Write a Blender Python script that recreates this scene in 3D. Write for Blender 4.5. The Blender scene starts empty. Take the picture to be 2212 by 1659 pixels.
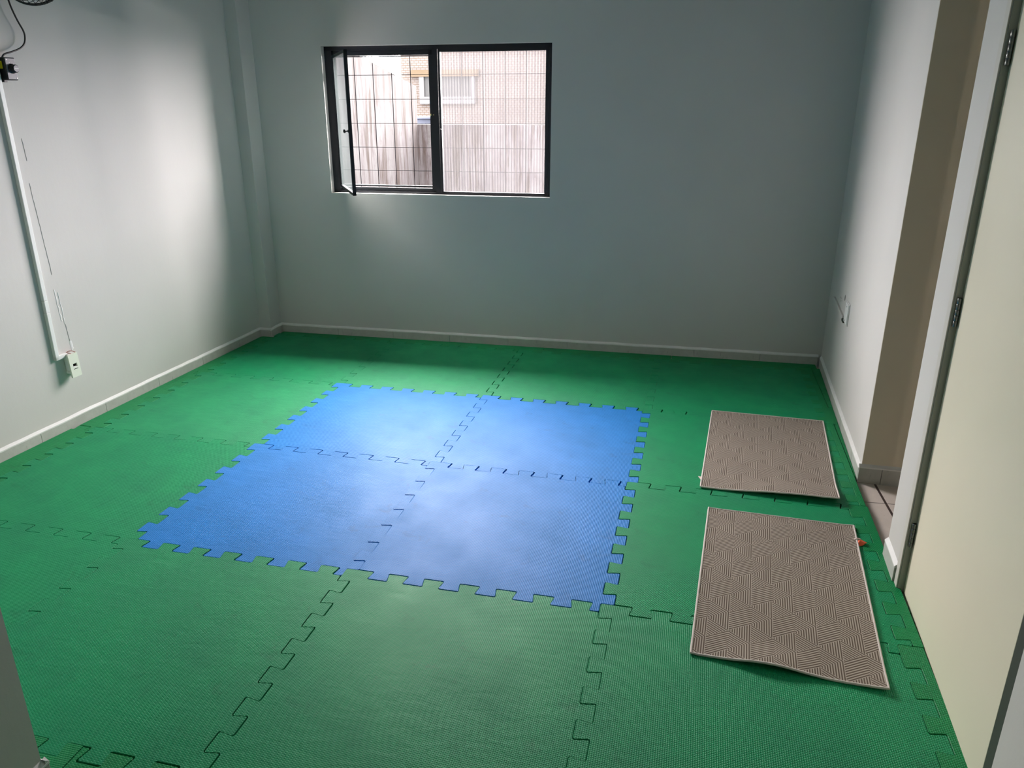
import bpy, bmesh, math, random
from mathutils import Vector, Matrix
random.seed(7)
S = bpy.context.scene
COL = S.collection
PI = math.pi

# ------------------------------------------------------------------ helpers
def R3(seed):
    return random.Random(seed)

class MB:
    """collects shapes for one mesh"""
    def __init__(self):
        self.v = []; self.f = []; self.mi = []; self.sm = []; self.uv = {}
    def add(self, vs, fs, mat=0, smooth=False):
        o = len(self.v)
        self.v += [tuple(x) for x in vs]
        for f in fs:
            self.f.append(tuple(i + o for i in f)); self.mi.append(mat); self.sm.append(smooth)
    def box(self, fr, u0, u1, n0, n1, z0, z1, mat=0, bev=0.0):
        u0, u1 = min(u0, u1), max(u0, u1); n0, n1 = min(n0, n1), max(n0, n1); z0, z1 = min(z0, z1), max(z0, z1)
        b = min(bev, (u1-u0)*.45, (n1-n0)*.45, (z1-z0)*.45)
        if b <= 0:
            vs = [fr(u, n, z) for z in (z0, z1) for n in (n0, n1) for u in (u0, u1)]
            fs = [(0, 2, 3, 1), (4, 5, 7, 6), (0, 1, 5, 4), (2, 6, 7, 3), (0, 4, 6, 2), (1, 3, 7, 5)]
            self.add(vs, fs, mat); return
        bm = bmesh.new()
        bmesh.ops.create_cube(bm, size=1)
        for v in bm.verts:
            v.co = Vector(((u0+u1)/2 + v.co.x*(u1-u0), (n0+n1)/2 + v.co.y*(n1-n0), (z0+z1)/2 + v.co.z*(z1-z0)))
        bmesh.ops.bevel(bm, geom=bm.edges[:], offset=b, segments=2, affect='EDGES', profile=.6)
        bm.verts.index_update()
        self.add([fr(*v.co) for v in bm.verts], [[v.index for v in f.verts] for f in bm.faces], mat, False)
        bm.free()
    def prism(self, poly, z0, z1, cham=0.0, mat=0):
        """poly CCW in xy; optional chamfered top edge"""
        n = len(poly); rings = [[(x, y, z0) for x, y in poly]]
        if cham > 0:
            rings.append([(x, y, z1-cham) for x, y in poly])
            ins = []
            for i in range(n):
                a = Vector(poly[i-1]); b = Vector(poly[i]); c = Vector(poly[(i+1) % n])
                d1 = (b-a); d2 = (c-b)
                if d1.length < 1e-9: d1 = d2
                if d2.length < 1e-9: d2 = d1
                n1 = Vector((-d1.y, d1.x)).normalized(); n2 = Vector((-d2.y, d2.x)).normalized()
                m = n1+n2
                m = m.normalized() if m.length > 1e-6 else n1
                k = cham/max(.5, m.dot(n1))
                ins.append((b.x+m.x*k, b.y+m.y*k, z1))
            rings.append(ins)
        else:
            rings.append([(x, y, z1) for x, y in poly])
        vs = [p for r in rings for p in r]; fs = []
        for k in range(len(rings)-1):
            for i in range(n):
                j = (i+1) % n
                fs.append((k*n+i, k*n+j, (k+1)*n+j, (k+1)*n+i))
        fs.append(tuple(range((len(rings)-1)*n, len(rings)*n)))
        fs.append(tuple(reversed(range(n))))
        self.add(vs, fs, mat)
    def tube(self, pts, r, seg=10, closed=False, mat=0, caps=True, radii=None):
        pts = [Vector(p) for p in pts]; n = len(pts); rings = []
        prev = None
        for i, p in enumerate(pts):
            if closed: t = pts[(i+1) % n]-pts[i-1]
            else: t = pts[min(i+1, n-1)]-pts[max(i-1, 0)]
            t.normalize()
            if prev is None:
                a = Vector((0, 0, 1)) if abs(t.z) < .9 else Vector((1, 0, 0))
                x = t.cross(a).normalized()
            else:
                x = (prev - t*prev.dot(t)).normalized()
            prev = x; y = t.cross(x)
            rr = radii[i] if radii else r
            rings.append([p + x*rr*math.cos(2*PI*k/seg) + y*rr*math.sin(2*PI*k/seg) for k in range(seg)])
        vs = [q for R in rings for q in R]; fs = []
        m = n if closed else n-1
        for i in range(m):
            a = i*seg; b = ((i+1) % n)*seg
            for k in range(seg):
                l = (k+1) % seg
                fs.append((a+k, a+l, b+l, b+k))
        if caps and not closed:
            fs.append(tuple(reversed(range(seg)))); fs.append(tuple(range((n-1)*seg, n*seg)))
        self.add(vs, fs, mat, True)
    def lathe(self, prof, origin, axis, seg=24, mat=0, smooth=True):
        """prof: (radius, height along axis)"""
        ax = Vector(axis).normalized(); a = Vector((0, 0, 1)) if abs(ax.z) < .9 else Vector((1, 0, 0))
        x = ax.cross(a).normalized(); y = ax.cross(x); o = Vector(origin)
        vs = []; fs = []
        for r, h in prof:
            for k in range(seg):
                t = 2*PI*k/seg
                vs.append(o + ax*h + x*r*math.cos(t) + y*r*math.sin(t))
        for i in range(len(prof)-1):
            for k in range(seg):
                l = (k+1) % seg
                fs.append((i*seg+k, i*seg+l, (i+1)*seg+l, (i+1)*seg+k))
        fs.append(tuple(reversed(range(seg)))); fs.append(tuple(range((len(prof)-1)*seg, len(prof)*seg)))
        self.add(vs, fs, mat, smooth)
    def build(self, name, mats, parent=None, origin=None):
        me = bpy.data.meshes.new(name)
        o = Vector(origin) if origin is not None else Vector((0, 0, 0))
        me.from_pydata([Vector(v)-o for v in self.v], [], self.f)
        if not isinstance(mats, (list, tuple)): mats = [mats]
        for m in mats: me.materials.append(m)
        for p, mi, s in zip(me.polygons, self.mi, self.sm):
            p.material_index = mi; p.use_smooth = s
        bm = bmesh.new(); bm.from_mesh(me)
        bmesh.ops.recalc_face_normals(bm, faces=bm.faces[:]); bm.to_mesh(me); bm.free()
        if any(self.sm):
            try: me.set_sharp_from_angle(angle=math.radians(40))
            except Exception: pass
        ob = bpy.data.objects.new(name, me); COL.objects.link(ob)
        ob.location = o
        if parent is not None:
            ob.parent = parent
            w = Vector(parent.location); q = parent.parent
            while q is not None: w += Vector(q.location); q = q.parent
            ob.location = o - w
        return ob

def tag(o, label=None, cat=None, group=None, kind=None):
    if label: o['label'] = label
    if cat: o['category'] = cat
    if group: o['group'] = group
    if kind: o['kind'] = kind
    return o
def empty(name, loc):
    o = bpy.data.objects.new(name, None); COL.objects.link(o); o.location = loc
    o.empty_display_size = .05
    return o
def struct(o, label=None):
    o['kind'] = 'structure'
    if label: o['label'] = label
    return o

# ------------------------------------------------------------------ materials
def lin(c):
    return tuple(((x/255)/12.92 if x/255 <= .04045 else ((x/255+.055)/1.055)**2.4) for x in c) + (1,)
class NT:
    def __init__(self, name):
        self.m = bpy.data.materials.new(name); self.m.use_nodes = True
        self.t = self.m.node_tree; self.n = self.t.nodes; self.n.clear()
        self.out = self.n.new('ShaderNodeOutputMaterial')
    def new(self, typ, ins=None, **kw):
        nd = self.n.new(typ)
        for k, v in kw.items(): setattr(nd, k, v)
        for k, v in (ins or {}).items(): self.set(nd.inputs[k], v)
        return nd
    def set(self, sock, v):
        if hasattr(v, 'default_value') or isinstance(v, bpy.types.NodeSocket): self.t.links.new(v, sock)
        else: sock.default_value = v
    def math(self, op, a, b=0.0, c=0.0):
        nd = self.new('ShaderNodeMath', operation=op)
        self.set(nd.inputs[0], a); self.set(nd.inputs[1], b)
        if op in ('MULTIPLY_ADD', 'COMPARE', 'SMOOTH_MIN', 'WRAP'): self.set(nd.inputs[2], c)
        return nd.outputs[0]
    def noise(self, vec, scale, detail=3, rough=.55, dist=0.0):
        nd = self.new('ShaderNodeTexNoise', {'Scale': scale, 'Detail': detail, 'Roughness': rough, 'Distortion': dist})
        if vec is not None: self.t.links.new(vec, nd.inputs['Vector'])
        return nd.outputs[0]
    def ramp(self, fac, stops, interp='LINEAR'):
        nd = self.new('ShaderNodeValToRGB'); nd.color_ramp.interpolation = interp
        e = nd.color_ramp.elements
        while len(e) < len(stops): e.new(.5)
        for el, (p, c) in zip(e, stops):
            el.position = p; el.color = c if len(c) == 4 else tuple(c)+(1,)
        self.set(nd.inputs[0], fac)
        return nd.outputs[0]
    def mix(self, fac, a, b, blend='MIX'):
        nd = self.new('ShaderNodeMix', data_type='RGBA', blend_type=blend)
        self.set(nd.inputs[0], fac); self.set(nd.inputs[6], a); self.set(nd.inputs[7], b)
        return nd.outputs[2]
    def mapr(self, v, a, b, c, d):
        nd = self.new('ShaderNodeMapRange', {'From Min': a, 'From Max': b, 'To Min': c, 'To Max': d})
        self.set(nd.inputs[0], v); return nd.outputs[0]
    def obj(self):
        return self.new('ShaderNodeTexCoord').outputs['Object']
    def scale(self, vec, s, rot=(0, 0, 0), loc=(0, 0, 0)):
        nd = self.new('ShaderNodeMapping'); self.t.links.new(vec, nd.inputs[0])
        nd.inputs['Scale'].default_value = s; nd.inputs['Rotation'].default_value = rot; nd.inputs['Location'].default_value = loc
        return nd.outputs[0]
    def bump(self, h, strength=.3, dist=.01):
        nd = self.new('ShaderNodeBump', {'Strength': strength, 'Distance': dist})
        self.t.links.new(h, nd.inputs['Height']); return nd.outputs[0]
    def bsdf(self, color, rough=.6, spec=.5, normal=None, metal=0.0, **kw):
        nd = self.new('ShaderNodeBsdfPrincipled')
        self.set(nd.inputs['Base Color'], color); self.set(nd.inputs['Roughness'], rough)
        nd.inputs['Specular IOR Level'].default_value = spec; nd.inputs['Metallic'].default_value = metal
        if normal is not None: self.t.links.new(normal, nd.inputs['Normal'])
        return nd.outputs[0]
    def end(self, shader):
        self.t.links.new(shader, self.out.inputs[0]); return self.m

def m_plain(name, c, rough=.5, spec=.5, metal=0.0, noise=.06, scale=30):
    t = NT(name); v = t.obj(); n = t.noise(v, scale)
    c0 = lin(c); a = tuple(x*(1-noise) for x in c0[:3])+(1,); b = tuple(min(1, x*(1+noise)) for x in c0[:3])+(1,)
    return t.end(t.bsdf(t.mix(n, a, b), t.mapr(n, 0, 1, max(.02, rough-.06), rough+.06), spec, None, metal))

def m_wall(name, c, stain=.05):
    t = NT(name); v = t.obj()
    big = t.noise(v, 1.3, 3); fine = t.noise(v, 160, 4, .6); roll = t.noise(t.scale(v, (1, 1, .35)), 35, 3)
    c0 = lin(c); d = tuple(x*(1-stain) for x in c0[:3])+(1,)
    col = t.mix(t.mapr(big, .35, .7, 0, 1), c0, d)
    # scuffs: sparse darker smudges
    sc = t.mapr(t.noise(t.scale(v, (1, 1, 2.2)), 7, 5, .65), .68, .8, 0, .10)
    col = t.mix(sc, col, lin((150, 150, 145)))
    h = t.math('ADD', t.math('MULTIPLY', fine, .5), roll)
    return t.end(t.bsdf(col, .62, .35, t.bump(h, .10, .004)))

def m_mat(name, c, cdirt, spec=.24):
    """EVA foam with moulded rice-grain relief"""
    t = NT(name); v = t.obj()
    info = t.new('ShaderNodeObjectInfo').outputs['Random']
    sep = t.new('ShaderNodeSeparateXYZ'); t.t.links.new(v, sep.inputs[0])
    sw = t.math('GREATER_THAN', info, .5)
    x = t.math('ADD', t.math('MULTIPLY', sep.outputs[0], sw), t.math('MULTIPLY', sep.outputs[1], t.math('SUBTRACT', 1, sw)))
    y = t.math('ADD', t.math('MULTIPLY', sep.outputs[1], sw), t.math('MULTIPLY', sep.outputs[0], t.math('SUBTRACT', 1, sw)))
    px, py = .0080, .0064
    row = t.math('FLOOR', t.math('DIVIDE', y, py))
    par = t.math('MULTIPLY', t.math('FLOORED_MODULO', row, 2), .5)
    fx = t.math('SUBTRACT', t.math('FRACT', t.math('ADD', t.math('DIVIDE', x, px), par)), .5)
    fy = t.math('SUBTRACT', t.math('FRACT', t.math('DIVIDE', y, py)), .5)
    # slanted grain ellipse
    a = t.math('ADD', t.math('MULTIPLY', fx, .85), t.math('MULTIPLY', fy, .5))
    b = t.math('SUBTRACT', t.math('MULTIPLY', fy, .95), t.math('MULTIPLY', fx, .45))
    d = t.math('SQRT', t.math('ADD', t.math('POWER', t.math('MULTIPLY', a, 1.9), 2), t.math('POWER', t.math('MULTIPLY', b, 2.7), 2)))
    g = t.mapr(d, .35, 1.0, 1, 0)
    soft = t.noise(v, 3.2, 5, .62); wr = t.noise(t.scale(v, (1, 2.4, 1), (0, 0, .5)), 9, 4, .6, .8)
    col = t.mix(t.mapr(soft, .38, .68, 0, .55), lin(c), lin(cdirt))
    col = t.mix(t.mapr(t.noise(v, 10, 5, .6, .6), .60, .76, 0, .38), col, tuple(k*.55 for k in lin(cdirt)[:3])+(1,))
    sp = t.mapr(t.noise(v, 60, 2), .74, .80, 0, .35)
    col = t.mix(sp, col, tuple(k*.45 for k in lin(cdirt)[:3])+(1,))
    b1 = t.bump(g, .8, .0014)
    nb = t.new('ShaderNodeBump', {'Strength': .35, 'Distance': .006}); t.t.links.new(wr, nb.inputs['Height']); t.t.links.new(b1, nb.inputs['Normal'])
    ro = t.mapr(soft, .3, .7, .46, .60)
    return t.end(t.bsdf(col, ro, spec, nb.outputs[0]))

def m_rug():
    t = NT('rug_pile'); uv = t.new('ShaderNodeUVMap', uv_map='rug').outputs[0]
    sep = t.new('ShaderNodeSeparateXYZ'); t.t.links.new(uv, sep.inputs[0])
    x, y = sep.outputs[0], sep.outputs[1]
    w, h = .0735, .109
    u = t.math('DIVIDE', t.math('SUBTRACT', x, .047), w)
    s = t.math('SUBTRACT', t.math('ADD', t.math('DIVIDE', y, h), t.math('MULTIPLY', u, .5)), .583)
    i = t.math('FLOOR', u); fu = t.math('FRACT', u); j = t.math('FLOOR', s); fs = t.math('FRACT', s)
    k = t.math('FLOORED_MODULO', t.math('SUBTRACT', j, t.math('MULTIPLY', i, 2)), 3)
    isA = t.math('GREATER_THAN', k, 1.5)
    low = t.math('GREATER_THAN', fs, fu)      # lower left triangle
    pB = t.math('ADD', t.math('MULTIPLY', low, t.math('SUBTRACT', fs, fu)), t.math('MULTIPLY', t.math('SUBTRACT', 1, low), fu))
    nB = t.math('ADD', 9.0, t.math('MULTIPLY', low, 0.0))
    pr = t.math('ADD', t.math('MULTIPLY', isA, fs), t.math('MULTIPLY', t.math('SUBTRACT', 1, isA), pB))
    st = t.math('ABSOLUTE', t.math('SUBTRACT', t.math('FRACT', t.math('MULTIPLY', pr, nB)), .5))
    dark = t.mapr(st, .20, .30, 1, 0)
    # thin light line on the diagonal and on cell edges of the split cells
    ob = t.obj()
    wear = t.noise(ob, 6, 4, .6); fib = t.noise(ob, 700, 2)
    light = t.mix(wear, lin((188, 178, 165)), lin((163, 153, 141)))
    drk = t.mix(wear, lin((92, 80, 70)), lin((108, 96, 86)))
    col = t.mix(dark, light, drk)
    spot = t.mapr(t.noise(ob, 14, 3), .66, .76, 0, .35)
    col = t.mix(spot, col, lin((70, 60, 54)))
    hh = t.math('ADD', t.math('MULTIPLY', t.math('SUBTRACT', 1, dark), .8), t.math('MULTIPLY', fib, .6))
    return t.end(t.bsdf(col, .95, .1, t.bump(hh, .5, .0015)))

def m_tile_floor():
    t = NT('floor_tile'); v = t.obj()
    a = t.scale(v, (1, 1, 1), (0, 0, -.0466))
    sep = t.new('ShaderNodeSeparateXYZ'); t.t.links.new(a, sep.inputs[0])
    # joints pass through (2.172, .098)
    P = .43
    jx = t.math('ABSOLUTE', t.math('SUBTRACT', t.math('FRACT', t.math('ADD', t.math('DIVIDE', t.math('SUBTRACT', sep.outputs[0], 2.174), P), .5)), .5))
    jy = t.math('ABSOLUTE', t.math('SUBTRACT', t.math('FRACT', t.math('ADD', t.math('DIVIDE', t.math('ADD', sep.outputs[1], .003), P), .5)), .5))
    g = t.math('MINIMUM', t.math('ADD', jx, -.004), t.math('ADD', jy, .004))
    gro = t.mapr(g, .007, .011, 1, 0)
    n = t.noise(v, 12, 6, .7); fine = t.noise(v, 120, 3)
    base = t.mix(n, lin((226, 214, 204)), lin((196, 184, 174)))
    base = t.mix(t.mapr(fine, .66, .72, 0, .5), base, lin((120, 108, 100)))
    col = t.mix(gro, base, lin((70, 56, 52)))
    return t.end(t.bsdf(col, .55, .4, t.bump(t.math('SUBTRACT', 1, gro), .4, .003)))

def m_baseboard():
    t = NT('baseboard_tile'); v = t.obj()
    n = t.noise(v, 18, 6, .7); s = t.noise(t.scale(v, (6, 6, 1)), 14, 3, .6)
    col = t.mix(n, lin((196, 197, 190)), lin((160, 161, 154)))
    col = t.mix(t.mapr(s, .66, .72, 0, .35), col, lin((100, 98, 92)))
    return t.end(t.bsdf(col, .5, .45, t.bump(n, .15, .003)))

def m_flute(name, transp, transl, diff, rough=.12, tint=(1, .97, .99)):
    """ribbed translucent glazing"""
    t = NT(name); v = t.new('ShaderNodeTexCoord').outputs['Object']
    sep = t.new('ShaderNodeSeparateXYZ'); t.t.links.new(v, sep.inputs[0])
    d = t.math('DIVIDE', sep.outputs[0], .0205)
    fr = t.math('ABSOLUTE', t.math('SUBTRACT', t.math('FRACT', d), .5))
    rib = t.mapr(fr, .12, .42, 0, 1)
    n = t.noise(t.scale(v, (60, 60, 2.0)), 1.0, 4, .6); big = t.noise(v, 5, 3)
    f = t.math('MULTIPLY', rib, t.mapr(n, .3, .7, .5, 1.0))
    f = t.math('MAXIMUM', f, t.mapr(big, .5, .75, 0, .5))
    def sc(c, k): return tuple(x*k for x in c)+(1,)
    tr = t.new('ShaderNodeBsdfTransparent'); t.set(tr.inputs[0], t.mix(f, sc((1, .97, 1), transp), sc((.62, .57, .66), transp)))
    tl = t.new('ShaderNodeBsdfTranslucent'); t.set(tl.inputs[0], t.mix(f, sc(tint, transl), sc(tuple(x*.5 for x in tint), transl)))
    df = t.new('ShaderNodeBsdfDiffuse'); df.inputs[0].default_value = (.55, .6, .6, 1)
    gl = t.new('ShaderNodeBsdfGlossy'); gl.inputs[1].default_value = rough
    ad = t.new('ShaderNodeAddShader'); t.t.links.new(tr.outputs[0], ad.inputs[0]); t.t.links.new(tl.outputs[0], ad.inputs[1])
    m2 = t.new('ShaderNodeMixShader'); m2.inputs[0].default_value = diff; t.t.links.new(ad.outputs[0], m2.inputs[1]); t.t.links.new(df.outputs[0], m2.inputs[2])
    fre = t.new('ShaderNodeFresnel', {'IOR': 1.35})
    m3 = t.new('ShaderNodeMixShader'); t.t.links.new(fre.outputs[0], m3.inputs[0]); t.t.links.new(m2.outputs[0], m3.inputs[1]); t.t.links.new(gl.outputs[0], m3.inputs[2])
    return t.end(m3.outputs[0])

def m_stained(K=1.0):
    """rain-streaked old render on the neighbouring wall"""
    t = NT('stained_render'); v = t.obj()
    def EXT(r, g, b): return (r*EXTK*K, g*EXTK*K, b*EXTK*K, 1)
    st = t.noise(t.scale(v, (1, 1, .13)), 5.5, 6, .68, .6); st2 = t.noise(t.scale(v, (1, 1, .07)), 16, 5, .7)
    mo = t.noise(v, 9, 5, .7); ver = t.noise(v, 1.1, 3)
    k = t.math('ADD', t.math('MULTIPLY', st, .55), t.math('MULTIPLY', st2, .45))
    col = t.ramp(k, [(.43, EXT(.34, .22, .18)), (.472, EXT(.56, .44, .43)), (.505, EXT(.95, .84, .91)), (.55, EXT(1.1, 1.05, 1.08))])
    col = t.mix(t.mapr(mo, .52, .66, 0, .5), col, EXT(.58, .48, .49))
    col = t.mix(t.mapr(ver, .45, .62, 0, .6), col, EXT(.62, .54, .56))
    sep = t.new('ShaderNodeSeparateXYZ'); t.t.links.new(v, sep.inputs[0])
    top = t.mapr(t.math('ADD', sep.outputs[2], t.math('MULTIPLY', sep.outputs[1], .147)), 2.62, 3.0, 0, .75)
    col = t.mix(t.math('MULTIPLY', top, t.mapr(st2, .4, .6, 1, .2)), col, EXT(.55, .46, .47))
    return t.end(t.bsdf(col, .9, .1))
EXTK = .0205
def EXT(r, g, b):
    return (r*EXTK, g*EXTK, b*EXTK, 1)

def m_brick():
    t = NT('facade_brick'); v = t.obj()
    mp = t.new('ShaderNodeMapping'); t.t.links.new(v, mp.inputs[0]); mp.inputs['Rotation'].default_value = (-PI/2, 0, 0)
    b = t.new('ShaderNodeTexBrick', {'Scale': 1.0, 'Mortar Size': .0045, 'Brick Width': .075, 'Row Height': .036, 'Bias': 0.0})
    t.t.links.new(mp.outputs[0], b.inputs['Vector'])
    b.inputs['Color1'].default_value = EXT(1.05, .93, .90); b.inputs['Color2'].default_value = EXT(1.1, 1.0, .98); b.inputs['Mortar'].default_value = EXT(.62, .42, .30)
    return t.end(t.bsdf(b.outputs[0], .9, .1))

M = {}
M['wall'] = m_wall('painted_plaster', (203, 201, 196))
M['wall_hall'] = m_wall('hall_plaster', (222, 210, 188), .08)
M['ceiling'] = m_wall('ceiling_plaster', (196, 196, 194))
M['green'] = m_mat('green_foam', (8, 144, 90), (26, 122, 86))
M['green2'] = m_mat('green_border_foam', (10, 136, 76), (22, 122, 74))
M['blue'] = m_mat('blue_foam', (0, 124, 206), (14, 108, 172))
M['rug'] = m_rug()
M['binding'] = m_plain('rug_binding', (214, 205, 198), .9, .1, noise=.12, scale=400)
M['rug_back'] = m_plain('rug_backing', (60, 54, 50), .95, .1)
M['floor'] = m_tile_floor()
M['base'] = m_baseboard()
M['cap'] = m_plain('baseboard_cap', (222, 222, 218), .6, .4, noise=.1, scale=25)
M['black'] = m_plain('black_steel', (16, 20, 30), .42, .5, noise=.2)
M['grille'] = m_plain('grille_steel', (14, 12, 18), .9, .05)
M['blackpl'] = m_plain('black_plastic', (14, 14, 16), .35, .5)
M['greypl'] = m_plain('grey_faceplate', (112, 112, 118), .38, .5)
M['whitepl'] = m_plain('white_plastic', (226, 228, 224), .4, .5, noise=.03)
M['ivory'] = m_plain('ivory_plastic', (226, 230, 214), .4, .5, noise=.03)
M['yellow'] = m_plain('yellow_sticker', (190, 182, 10), .5, .4)
M['white'] = m_plain('white_paint', (232, 232, 228), .5, .4)
M['casing'] = m_plain('casing_paint', (196, 193, 184), .5, .4)
M['door'] = m_plain('cream_door', (226, 219, 196), .42, .5, noise=.04, scale=3)
M['jamb'] = m_plain('dark_jamb', (62, 68, 60), .6, .3)
M['jamb_grey'] = m_plain('grey_jamb', (150, 152, 142), .6, .3)
M['steel'] = m_plain('hinge_steel', (120, 122, 120), .3, .5, metal=.9)
M['brass'] = m_plain('latch_brass', (200, 180, 130), .3, .5, metal=.9)
M['orange'] = m_plain('orange_paper', (226, 104, 66), .7, .3)
M['paper'] = m_plain('pale_paper', (222, 206, 198), .8, .2)
M['dark'] = m_plain('dark_recess', (36, 28, 26), .7, .2)
M['pink'] = m_plain('pink_wire', (190, 140, 130), .5, .4)
M['crack'] = m_plain('filler_paste', (216, 216, 214), .7, .2)
M['crackd'] = m_plain('crack_grey', (172, 172, 170), .8, .2)
M['glass'] = m_flute('ribbed_glass', .66, .02, .05)
M['glass_open'] = m_flute('ribbed_glass_open', .54, .07, .07, .22, (.86, 1, 1))
M['stained'] = m_stained()
M['stained_brightened'] = m_stained(2.2)  # same render brightened in its colour, as the low wall gets less daylight
M['brick'] = m_brick()
def extmat(n, r, g, b):
    t = NT(n); c = EXT(r, g, b); k = t.noise(t.obj(), 8, 4)
    return t.end(t.bsdf(t.mix(k, c, tuple(x*.85 for x in c[:3])+(1,)), .85, .1))
M['ext_white'] = extmat('facade_white', 1.2, 1.2, 1.25)
M['ext_lintel'] = extmat('facade_lintel', .85, .60, .35)
M['ext_glass'] = extmat('facade_window_grey', .50, .52, .54)
M['ext_blue'] = extmat('tank_blue', 1.2, 1.35, 1.9)
M['ext_ground'] = extmat('yard_concrete', .5, .48, .48)
M['ext_slab'] = extmat('slab_concrete', .35, .35, .36)

# ------------------------------------------------------------------ frames of reference (u along wall, n into room, z up)
def frame(o, d, side):
    d = Vector(d).normalized(); n = Vector((d.y, -d.x))*side
    o = Vector(o)
    return lambda u, nn, z: Vector((o.x+d.x*u+n.x*nn, o.y+d.y*u+n.y*nn, z))
FB = frame((-1.99, 2.108), (4.145, .05), 1)        # u = x + 1.99
FL = frame((-2.162, -.474), (.082, 2.379), 1)      # u = y + .474
FR = frame((2.092, .321), (.072, 1.827), -1)       # u = y - .321
FX = lambda x, y, z: Vector((x, y, z))
bu = lambda x: x+1.99
lu = lambda y: (y+.474)
ru = lambda y: (y-.321)
H = 2.78

# ------------------------------------------------------------------ shell
mb = MB(); mb.box(FX, -3.2, 4.2, -5.6, 2.27, -.12, 0)
struct(mb.build('floor', M['floor']))
mb = MB(); mb.box(FX, -3.2, 4.2, -5.6, 2.27, H, H+.12)
struct(mb.build('ceiling', M['ceiling']))
WX0, WX1, WZ0, WZ1, WT = -1.457, .206, 1.127, 2.14, .16
mb = MB()
mb.box(FB, -.35, bu(WX0), -WT, 0, 0, H); mb.box(FB, bu(WX1), 4.5, -WT, 0, 0, H)
mb.box(FB, bu(WX0), bu(WX1), -WT, 0, 0, WZ0); mb.box(FB, bu(WX0), bu(WX1), -WT, 0, WZ1, H)
struct(mb.build('wall_back', M['wall']))
mb = MB(); mb.box(FL, -4.6, lu(2.20), -.16, 0, 0, H)
wl = struct(mb.build('wall_left', M['wall']))
D0, D1, DT = -.395, .310, 2.32                        # passage opening
E0, E1, ET = -1.68, -.637, 2.12                       # door opening
mb = MB()
mb.box(FR, ru(D1+.003), ru(2.25), -.15, 0, 0, H)
mb.box(FR, ru(E1), ru(D0), -.15, 0, 0, H)
mb.box(FR, ru(-5.4), ru(E0), -.15, 0, 0, H)
mb.box(FR, ru(D0), ru(D1), -.15, 0, DT, H); mb.box(FR, ru(E0), ru(E1), -.15, 0, ET, H)
wr = struct(mb.build('wall_right', M['wall']))
# pilaster in the far left corner
mb = MB(); mb.box(FX, -2.2, -1.984, 1.938, 2.2, 0, H, bev=.004)
struct(mb.build('wall_corner', M['wall']))
# wall end beside the camera, left, and the space behind the camera
mb = MB(); mb.box(FX, -2.5, -.391, -2.25, -2.099, 0, H); mb.box(FX, -.541, -.391, -5.2, -2.25, 0, H)
struct(mb.build('wall_front', M['wall']))
mb = MB(); mb.box(FX, -.60, 2.2, -5.35, -5.2, 0, H)
struct(mb.build('wall_rear', M['wall']))
# hall seen through the passage
_q = FR(ru(D1), 0, 0); _d = FR(0, -1, 0)-FR(0, 0, 0)
hf = frame((_q.x, _q.y), (_d.x, _d.y), 1)
mb = MB(); mb.box(hf, .0006, 1.5, -.05, 0, 0, H)
mb.box(FX, 3.55, 3.7, -1.3, .47, 0, H); mb.box(FX, 2.2, 3.7, -1.45, -1.3, 0, H)
struct(mb.build('wall_hall', M['wall_hall']))

def baseboard(name, fr, u0, u1, joints, h=.078, d=.012, end0=False, mat='base'):
    mb = MB(); js = [u0]+[j for j in joints if u0 < j < u1]+[u1]
    for a, b in zip(js[:-1], js[1:]):
        mb.box(fr, a+.0012, b-.0012, 0, d, 0, h-.006, 0, .0012)
        mb.box(fr, a+.0012, b-.0012, 0, d-.002, h-.0062, h-.001, 0)
    # sloped, brushed paint fillet above the tiles
    n = max(2, int((u1-u0)/.08)); rr = R3(name)
    vs = []; fs = []
    for i in range(n+1):
        u = u0+(u1-u0)*i/n; k = rr.uniform(-.0018, .0018)
        vs += [fr(u, 0.0, h+.010+k), fr(u, d+.0006, h-.002+k*.5), fr(u, d+.0006, h-.008+k), fr(u, 0.0, h-.012)]
    for i in range(n):
        a = i*4
        for q in range(3): fs.append((a+q, a+q+1, a+4+q+1, a+4+q))
    fs.append((0, 1, 2, 3)); fs.append((n*4+3, n*4+2, n*4+1, n*4))
    mb.add(vs, fs, 1)
    return struct(mb.build(name, [M[mat], M['cap']]))
baseboard('baseboard_left', FL, lu(-2.1), lu(1.93), [lu(y) for y in (-1.64, -1.165, -.69, -.217, .258, .726, 1.187, 1.63)])
baseboard('baseboard_back', FB, bu(-1.984), bu(2.145), [bu(x) for x in (-1.488, -1.024, -.56, -.096, .36, .83, 1.29, 1.75)])
baseboard('baseboard_right', FR, ru(D1), ru(2.13), [ru(.52), ru(.97), ru(1.43), ru(1.89)])
cf = frame((-2.075, 1.938), (1, 0), 1)
baseboard('baseboard_corner', cf, -.004, .091, [])
cf2 = frame((-1.984, 1.926), (0, 1), 1)
baseboard('baseboard_corner_side', cf2, 0, .17, [])
baseboard('baseboard_hall', hf, -.012, 1.4, [.093, .52, .95], h=.088)
baseboard('baseboard_jamb', FR, ru(-.596), ru(D0), [], h=.088)
ff = frame((-.391, -2.087), (0, -1), -1)
baseboard('baseboard_front', ff, 0, 2.9, [.45, .9, 1.35], h=.078)
ff2 = frame((-.379, -2.099), (-1, 0), 1)
baseboard('baseboard_front_side', ff2, 0, 1.72, [.45, .9, 1.35])

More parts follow.
